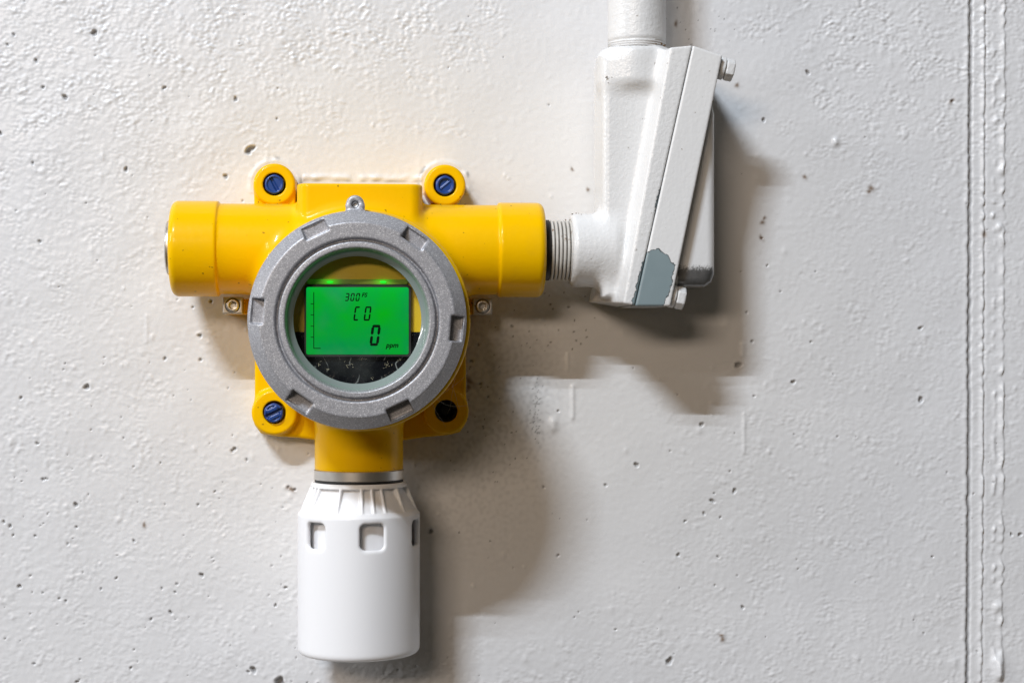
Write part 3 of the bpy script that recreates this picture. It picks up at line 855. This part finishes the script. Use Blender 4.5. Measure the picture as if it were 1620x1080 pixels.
# steel band, gasket and white sensor guard ---------------------
yb0 = P(568, 739.5, AD + 18)[1]; yb1 = P(568, 757, AD + 18)[1]
yb0 = yn0 + .3
yb1 = yb0 - 4.3
rb = 71.2 * S(568, AD)
put_lathe('locking_ring', [(10, yb0), (rb - .5, yb0), (rb, yb0 - .4), (rb, yb1 + .3), (rb - .4, yb1), (10, yb1)], 1, (XN, 0, AD), MAT_STEEL, det, 128)
put_lathe('gasket', [(10, yb1), (rb - .3, yb1), (rb - .3, yb1 - 1.1), (10, yb1 - 1.1)], 1, (XN, 0, AD), MAT_BLACK, det, 96)
yg0 = yb1 - 1.0                                          # top of guard
XG = P(567.7, 900, AD)[0]
RG = 96.6 * S(567, AD)
yg1 = P(567, 1031, AD)[1]
yk = P(567, 811, AD)[1]                                  # foot of the cone
rtop = 74 * S(567, AD)
rib_deg = [-54, -21, 4, 16, 28, 52, 85, 110, 122, 134, 158, 191, 216, 228, 240, 264, 288, 298]
win_deg = [-104, -44, 13.5, 73, 133, 193]
outer = [(0, yg0), (rtop, yg0), (RG - .9, yk + 1.2), (RG, yk), (RG, yg1), (0, yg1)]
cone_cut = [(rtop - .6, yg0 - 2.0), (RG + 2, yg0 - 2.0), (RG + 2, yk + 1.9), (RG - 1.7, yk + 1.9), (rtop - 1.1, yg0 - 2.6)]
def f_guard(p):
    x = p[0] - XG; y = p[1]; z = p[2] - AD
    r = length(x, z)
    d = spoly(r, y, outer)
    d = smax(d, -(yg1 + 0.0 - y) - 1e3, .1)
    # round the lower rim
    dr = smax(r - RG, yg1 - y, 3.0)
    d = np.maximum(d, dr)
    cut = spoly(r, y, cone_cut)
    for a in rib_deg:
        t = math.radians(a)
        u = x * math.cos(t) - z * math.sin(t)            # across the rib
        w = x * math.sin(t) + z * math.cos(t)            # outwards
        ribd = np.where(w > 0, np.abs(u) - .62, 9.0)
        cut = smax(cut, -ribd, .35)
    d = smax(d, -cut, .5)
    inner = np.maximum(r - (RG - 2.4), np.maximum(y - (yk - 1.5), yg1 - 5 - y))
    d = np.maximum(d, -inner)
    for a in win_deg:
        t = math.radians(a)
        u = x * math.cos(t) - z * math.sin(t)
        w = x * math.sin(t) + z * math.cos(t)
        yw = P(567, 848, AD + 20)[1]
        q = sbox((u, y, w), (0, yw, RG), (4.75, 5.1, 6), 0)
        q2 = length(np.maximum(np.abs(u) - 2.75, 0), np.maximum(np.abs(y - yw) - 3.1, 0)) - 2.1
        q = np.maximum(q2, np.abs(w - RG) - 6)
        d = smax(d, -q, 1.5)
    return d
gd = put_sdf('sensor_guard', f_guard, (XG - RG - 2, yg1 - 2, AD - RG - 2), (XG + RG + 2, yg0 + 2, AD + RG + 2), .55, MAT_CAP, det)
put_lathe('sensor_core', [(.01, yk - 2), (RG - 4.4, yk - 2), (RG - 4.4, yg1 + 12), (RG - 8, yg1 + 10), (.01, yg1 + 10)], 1, (XG, 0, AD), MAT_CAP, gd, 64)

# ------------------------------------------------------------------ nipple between detector and fitting
xn0 = xr - 2; xn1 = P(908, 397, AD)[0]
YN = P(880, 396, AD)[1]
rnip = 47.2 * S(880, AD)
nip = thing('threaded_nipple', 'short threaded pipe nipple with worn white paint joining detector to fitting', 'pipe nipple', (xn0, YN, AD))
mn = M("worn_white_thread").set(Roughness=.4)
wn = mn.attr("groove")
cc = mn.mix(mn.noise(160, 4), (.74, .72, .68, 1), (.52, .49, .44, 1))
cc = mn.mix(mn.ramp(mn.noise(110, 4, .7), [(.6, g(0)), (.68, g(1))]), cc, (.20, .10, .04, 1))
cc = mn.mix(mn.math('MULTIPLY', wn, mn.ramp(mn.noise(200, 3), [(.3, g(.55)), (.6, g(1))])), cc, (.07, .06, .045, 1))
mn.link(cc, "Base Color")
mn.bump(mn.noise(500, 3), .3, .0004)
pf = [(5, xn0)]; gr = [0]
xx = P(868, 396, AD)[0]; 
pf += [(rnip - .5, xn0), (rnip - .5, xx)]; gr += [0, 0]
pitch = (xn1 - xx) / 6.6
t_ = xx
while t_ < xn1:
    for (o_, r_, g_) in ((.05, -1.2, 1), (.14, -1.1, 1), (.26, -.3, .15), (.42, 0, 0), (.74, 0, 0), (.92, -.35, .1)):
        pf.append((rnip + r_, t_ + o_ * pitch)); gr.append(g_)
    t_ += pitch
pf += [(rnip - .6, t_), (5, t_)]; gr += [0, 0]
V, Q = lathe(pf, 0, (0, YN, AD), 96)
o = put('thread', V, Q, mn.m, nip, True, {'groove': np.repeat(np.array(gr, float), 96)}); fix_normals(o)
put_lathe('sealing_washer', [(6, xr - .8), (rnip - .1, xr - .8), (rnip + .15, xr + .4), (rnip + .1, xx - .1), (rnip - .6, xx + .25), (6, xx + .25)], 0, (0, YN, AD), MAT_BLACK, nip, 96)

# ------------------------------------------------------------------ conduit fitting
fit = thing('conduit_fitting', 'white painted angled conduit fitting with bolted slanted cover and chipped grey corner', 'conduit fitting', P(1010, 300, 0))
dB = 48.0
PB = lambda a, b, d=dB: P(a, b, d)[:2]
PD = 28.0                                                # pipe axis depth
hubx = P(1002, 110, PD)[0]
core = [PB(950.5, 92, 32), PB(1064, 84, 32), PB(994, 478, 32), PB(951, 471, 32)]
flange = [PB(1030, 78), PB(1095.2, 72), PB(1004.0, 483), PB(952, 474)]
cover_pts = [PB(1096.3, 72), PB(1143, 88), PB(1060.5, 484), PB(1005, 484)]
# bevel plane of the body flange
l1a = np.array(P(1040, 84, 36)); l1b = np.array(P(968, 478, 36)); l2a = np.array(P(1061, 84, dB + 1.5)); 
nb_ = np.cross(l1b - l1a, l2a - l1a); nb_ /= np.linalg.norm(nb_)
if nb_[2] < 0: nb_ = -nb_
yhub = YN
def f_body(p):
    x, y, z = p
    c = sprism(p, core, 5, 38.5, 3.0)
    fl = sprism(p, flange, 3, dB, .7)
    bev = (x - l1a[0]) * nb_[0] + (y - l1a[1]) * nb_[1] + (z - l1a[2]) * nb_[2]
    fl = smax(fl, bev, .9)
    lft = np.full(x.shape, 0.0)
    d = smin(c, fl, 1.8)
    h1 = scyl(p, 1, (hubx, 0, PD), P(1002, 138, PD)[1], P(1002, 79, PD)[1], 50.5 * S(1002, PD), 2.6)
    d = smin(d, h1, 7.0)
    h2 = scyl(p, 0, (0, yhub, AD), P(901, 397, AD)[0], P(975, 397, AD)[0], 57.5 * S(930, AD), 2.4)
    d = smin(d, h2, 5.0)
    d = smax(d, -scyl(p, 0, (0, yhub, AD), P(890, 397, AD)[0], P(915, 397, AD)[0], rnip + .1, .2), .6)
    d = smax(d, -scyl(p, 1, (hubx, 0, PD), P(1002, 85, PD)[1], P(1002, 60, PD)[1], 12.2, .2), .5)
    d = smax(d, y - P(1002, 72, PD)[1], .5)
    return d
chipA = [PB(a, b) for a, b in [(1006, 470), (1001, 478), (1003, 488), (1040, 492), (1010, 440), (1018, 415), (1024, 400), (1015, 418), (1008, 440)]]
chipS = [PB(1040, 312), PB(1047, 296), PB(1050, 298), PB(1041, 330), PB(1034, 345), PB(1036, 330)]
def chip_body(p):
    q = np.minimum(spoly(p[0], p[1], [PB(1000, 480), PB(1007, 455), PB(1014, 425), PB(1018, 415), PB(1030, 400), PB(1030, 500), PB(1000, 500)]),
                   spoly(p[0], p[1], [PB(1036, 341), PB(1038, 322), PB(1043, 302), PB(1047, 297), PB(1054, 300), PB(1041, 348)]))
    return -q + .1
put_sdf('body', f_body, (P(895, 300, AD)[0] - 3, P(1000, 492, dB)[1] - 2, 1), (P(1100, 300, AD)[0] + 6, P(1000, 62, dB)[1], 62), .55, MAT_WPAINT, fit,
        {'chip': chip_body, 'bare': lambda p: np.full(p[0].shape, -9.0)})
dome_pts = [PB(1121, 165, 32), PB(1125.5, 185, 32), PB(1125.5, 434, 32), PB(1121, 447, 32), PB(1110, 455, 32), PB(1040, 455, 32)]
def f_cover(p):
    fl = sprism(p, cover_pts, 3, dB, .6)
    dm = sprism(p, dome_pts, 8, 41, 3.6)
    return smin(fl, dm, 1.2)
def chip_cover(p):
    q = spoly(p[0], p[1], [PB(a, b) for a, b in [(1000, 500), (1000, 470), (1020, 404), (1029, 396), (1040, 393), (1050, 398), (1058, 406), (1062, 414), (1068, 419), (1066, 430), (1061, 458), (1056, 470), (1050, 481), (1045, 500)]])
    return np.where(p[2] > 32, -q - .1, -5.0)
def bare_cover(p):
    yl = P(1100, 421, 32)[1]
    xo = P(1066, 430, 32)[0]
    return np.where((p[0] > xo) & (p[2] < 41.5), (yl - p[1]) * .8, -9.0)
cov = put_sdf('cover', f_cover, (P(1000, 300, dB)[0] - 4, P(1000, 492, dB)[1] - 2, 1), (P(1150, 300, AD)[0] + 3, P(1000, 66, dB)[1], 62), .5, MAT_CPAINT, fit,
              {'chip': chip_cover, 'bare': bare_cover})
# cover bolts: along the cover normal
a_, b_ = np.array(cover_pts[1]), np.array(cover_pts[2])
tv = (b_ - a_) / np.linalg.norm(b_ - a_); nv = np.array([-tv[1], tv[0]])
if nv[0] < 0: nv = -nv
def cover_bolt(cpx, d0, bare):
    """cpx: photo pixel of the foot of the bolt on the cover's outer face"""
    c = np.array(P(cpx[0], cpx[1], d0)[:2])
    def loc(p):
        x = p[0] - c[0]; y = p[1] - c[1]
        return x * nv[0] + y * nv[1], x * tv[0] + y * tv[1], p[2] - d0
    def f_w(p):
        n, t, z = loc(p)
        return scyl((n, t, z), 0, (0, 0, 0), -1.0, 1.5, 4.7, .5)
    def f_h(p):
        n, t, z = loc(p)
        hx = np.maximum(np.maximum(np.abs(z), np.abs(z * .5 + t * .866)), np.abs(z * .5 - t * .866)) - 4.1
        d = smax(hx, np.abs(n - 3.6) - 1.9, .9)
        return smin(d, scyl((n, t, z), 0, (0, 0, 0), 0, 3, 3.0, .2), .3)
    at = {'chip': lambda p: np.full(p[0].shape, -9.0), 'bare': (lambda p: np.full(p[0].shape, bare))}
    lo = (c[0] - 7, c[1] - 7, d0 - 7); hi = (c[0] + 9, c[1] + 7, d0 + 7)
    bo = put_sdf('bolt', f_h, lo, hi, .35, MAT_PIPE, cov, at)
    put_sdf('washer', f_w, lo, hi, .35, MAT_PIPE, cov, at)
cover_bolt((1140, 108), 41, -2.0)
cover_bolt((1062.5, 468.5), 41, -2.0)

# ------------------------------------------------------------------ conduit pipe
ppx = P(1007.5, 40, PD)[0]; rpp = 45.6 * S(1007, PD)
pipe = thing('conduit_pipe', 'vertical white painted conduit pipe rising from the top of the fitting', 'pipe', (ppx, P(1007, 76, PD)[1], PD))
yt = P(1007, 80, PD)[1]
nseg = 60
pr = [(5, yt), (rpp - .9, yt)]
for k_ in range(3):
    y_ = yt + k_ * .95
    pr += [(rpp - .9, y_ + .1), (rpp + .05, y_ + .38), (rpp + .05, y_ + .62), (rpp - .7, y_ + .9)]
pr += [(rpp, yt + 3.4)] + [(rpp, yt + 3.4 + (700 * (k_ / nseg) ** 1.5)) for k_ in range(1, nseg + 1)] + [(5, yt + 703.4)]
V, Q = lathe(pr, 1, (ppx, 0, PD), 96)
rust_y = P(1040, 70, PD)[1]
bare_a = np.where((V[:, 1] < rust_y + 2) & (V[:, 0] > ppx + 4), .6 - np.abs(V[:, 1] - rust_y) * .8, -9.0)
o = put('tube', V, Q, MAT_PIPE, pipe, True, {'chip': np.full(len(V), -9.0), 'bare': np.full(len(V), -9.0)}); fix_normals(o)

# ------------------------------------------------------------------ cobweb, crumbs and dust
def strands(name, lines, rad, mat, parent=None):
    """thin bent threads as one mesh of three-sided tubes"""
    V, Q = [], []
    for pts in lines:
        pts = [np.array(p, float) for p in pts]
        n0 = len(V)
        for i, p in enumerate(pts):
            t = pts[min(i + 1, len(pts) - 1)] - pts[max(i - 1, 0)]
            t /= np.linalg.norm(t) + 1e-9
            a = np.cross(t, (.3, .2, .93)); a /= np.linalg.norm(a) + 1e-9
            b = np.cross(t, a)
            for k in range(3):
                an = k * 2.0944
                V.append(p + rad * (math.cos(an) * a + math.sin(an) * b))
        for i in range(len(pts) - 1):
            for k in range(3):
                Q.append((n0 + i * 3 + k, n0 + i * 3 + (k + 1) % 3, n0 + (i + 1) * 3 + (k + 1) % 3, n0 + (i + 1) * 3 + k))
    o = put(name, np.array(V), np.array(Q), mat, parent)
    return o

def thread(a, b, sag, n=10, wob=.3):
    a, b = np.array(a, float), np.array(b, float)
    ph = rng.uniform(0, 6.28, 3)
    out = []
    for i in range(n + 1):
        t = i / n
        p = a + (b - a) * t
        p[1] -= sag * 4 * t * (1 - t)
        p += wob * np.sin(ph + t * 5.0) * math.sin(math.pi * t)
        out.append(p)
    return out

MAT_WEB = M("cobweb_silk").set(Base_Color=(.62, .58, .48, 1), Roughness=.6).m
lines = []
for _ in range(9):                                        # from the rim of the ring to the lower right foot and the wall
    an = math.radians(rng.uniform(-62, -12))
    a = (RC[0] + 42.6 * math.cos(an), RC[1] + 42.6 * math.sin(an), rng.uniform(73, 80))
    tgt = P(rng.uniform(700, 760), rng.uniform(560, 690), 12)
    lines.append(thread(a, tgt, rng.uniform(.2, 2.5)))
for _ in range(6):
    a = P(rng.uniform(755, 780), rng.uniform(488, 498), 26)
    lines.append(thread(a, P(rng.uniform(740, 770), rng.uniform(545, 600), 1.0), rng.uniform(.5, 2)))
for _ in range(5):
    a = P(rng.uniform(655, 690), rng.uniform(690, 735), rng.uniform(25, 40))
    lines.append(thread(a, P(rng.uniform(665, 720), rng.uniform(700, 760), 1), rng.uniform(.5, 3)))
web = strands('cobweb', lines, .028, MAT_WEB)
web['label'] = 'faint dusty cobweb threads between the grey ring and the lower right foot'
web['category'] = 'cobweb'; web['kind'] = 'stuff'

# crumbs of dirt lying on ledges
MAT_CRUMB = None
mcr = M("dirt_crumb").set(Roughness=.8)
mcr.link(mcr.mix(mcr.noise(900, 2), (.05, .035, .02, 1), (.20, .11, .04, 1)), "Base Color")
def crumbs(spots):
    V, Q = [], []
    for (x, y, d, r) in spots:
        n0 = len(V)
        R3 = rng.standard_normal((3, 3)); q, _ = np.linalg.qr(R3)
        sc = np.array([r * rng.uniform(.7, 1.9), r, r * rng.uniform(.4, .9)])
        cube = np.array([(i, j, k) for i in (-1, 1) for j in (-1, 1) for k in (-1, 1)], float) * (1 + .3 * rng.standard_normal((8, 3)))
        V.extend((cube * sc) @ q.T + np.array([x, y, d]))
        for f in ((0, 1, 3, 2), (4, 6, 7, 5), (0, 4, 5, 1), (2, 3, 7, 6), (0, 2, 6, 4), (1, 5, 7, 3)):
            Q.append(tuple(n0 + i for i in f))
    return np.array(V), np.array(Q)
sp = []
def scatter(n, x0, x1, y0, y1, d0, d1, r0=.12, r1=.32):
    for _ in range(n):
        p = P(rng.uniform(x0, x1), rng.uniform(y0, y1), rng.uniform(d0, d1)); sp.append((p[0], p[1], p[2], rng.uniform(r0, r1)))
scatter(14, 1030, 1052, 68, 74, 32, 40)                    # rust and fluff where the pipe enters
scatter(7, 735, 752, 470, 500, 14, 24)                     # by the right earth terminal
scatter(7, 400, 470, 321, 324, 18, 22, .1, .2)
scatter(6, 670, 745, 322, 326, 14, 24, .15, .3)
scatter(8, 905, 960, 337, 341, 22, 34, .1, .25)
scatter(5, 867, 902, 346, 350, 24, 34, .1, .3)
scatter(4, 955, 972, 122, 136, 38.6, 40, .1, .3)
V, Q = crumbs(sp)
cr = put('dirt_crumbs', V, Q, mcr.m, None, False)
cr['label'] = 'tiny brown crumbs of dirt lying on the detector and conduit ledges'
cr['category'] = 'dirt'; cr['kind'] = 'stuff'

# straw-like bits caught behind the window
MAT_STRAW = M("straw_bits").set(Base_Color=(.62, .55, .38, 1), Roughness=.7).m
lines = []
for (a, b, n, sp_) in ((573, 566, 6, 5), (612, 580, 9, 6), (560, 578, 3, 4), (545, 577, 3, 5), (632, 570, 3, 5), (590, 598, 2, 4), (505, 575, 3, 4), (520, 584, 3, 4), (600, 560, 3, 3)):
    for _ in range(n):
        p0 = P(a + rng.normal(0, sp_ * .5), b + rng.normal(0, sp_ * .4), 75.3); an = rng.uniform(0, 6.3); l = rng.uniform(.3, 1.5)
        lines.append(thread(p0, (p0[0] + l * math.cos(an), p0[1] + l * math.sin(an), p0[2] + .2), .05, 5, .12))
st_ = strands('straw_bits', lines, .065, MAT_STRAW, disp); st_['kind'] = 'stuff'
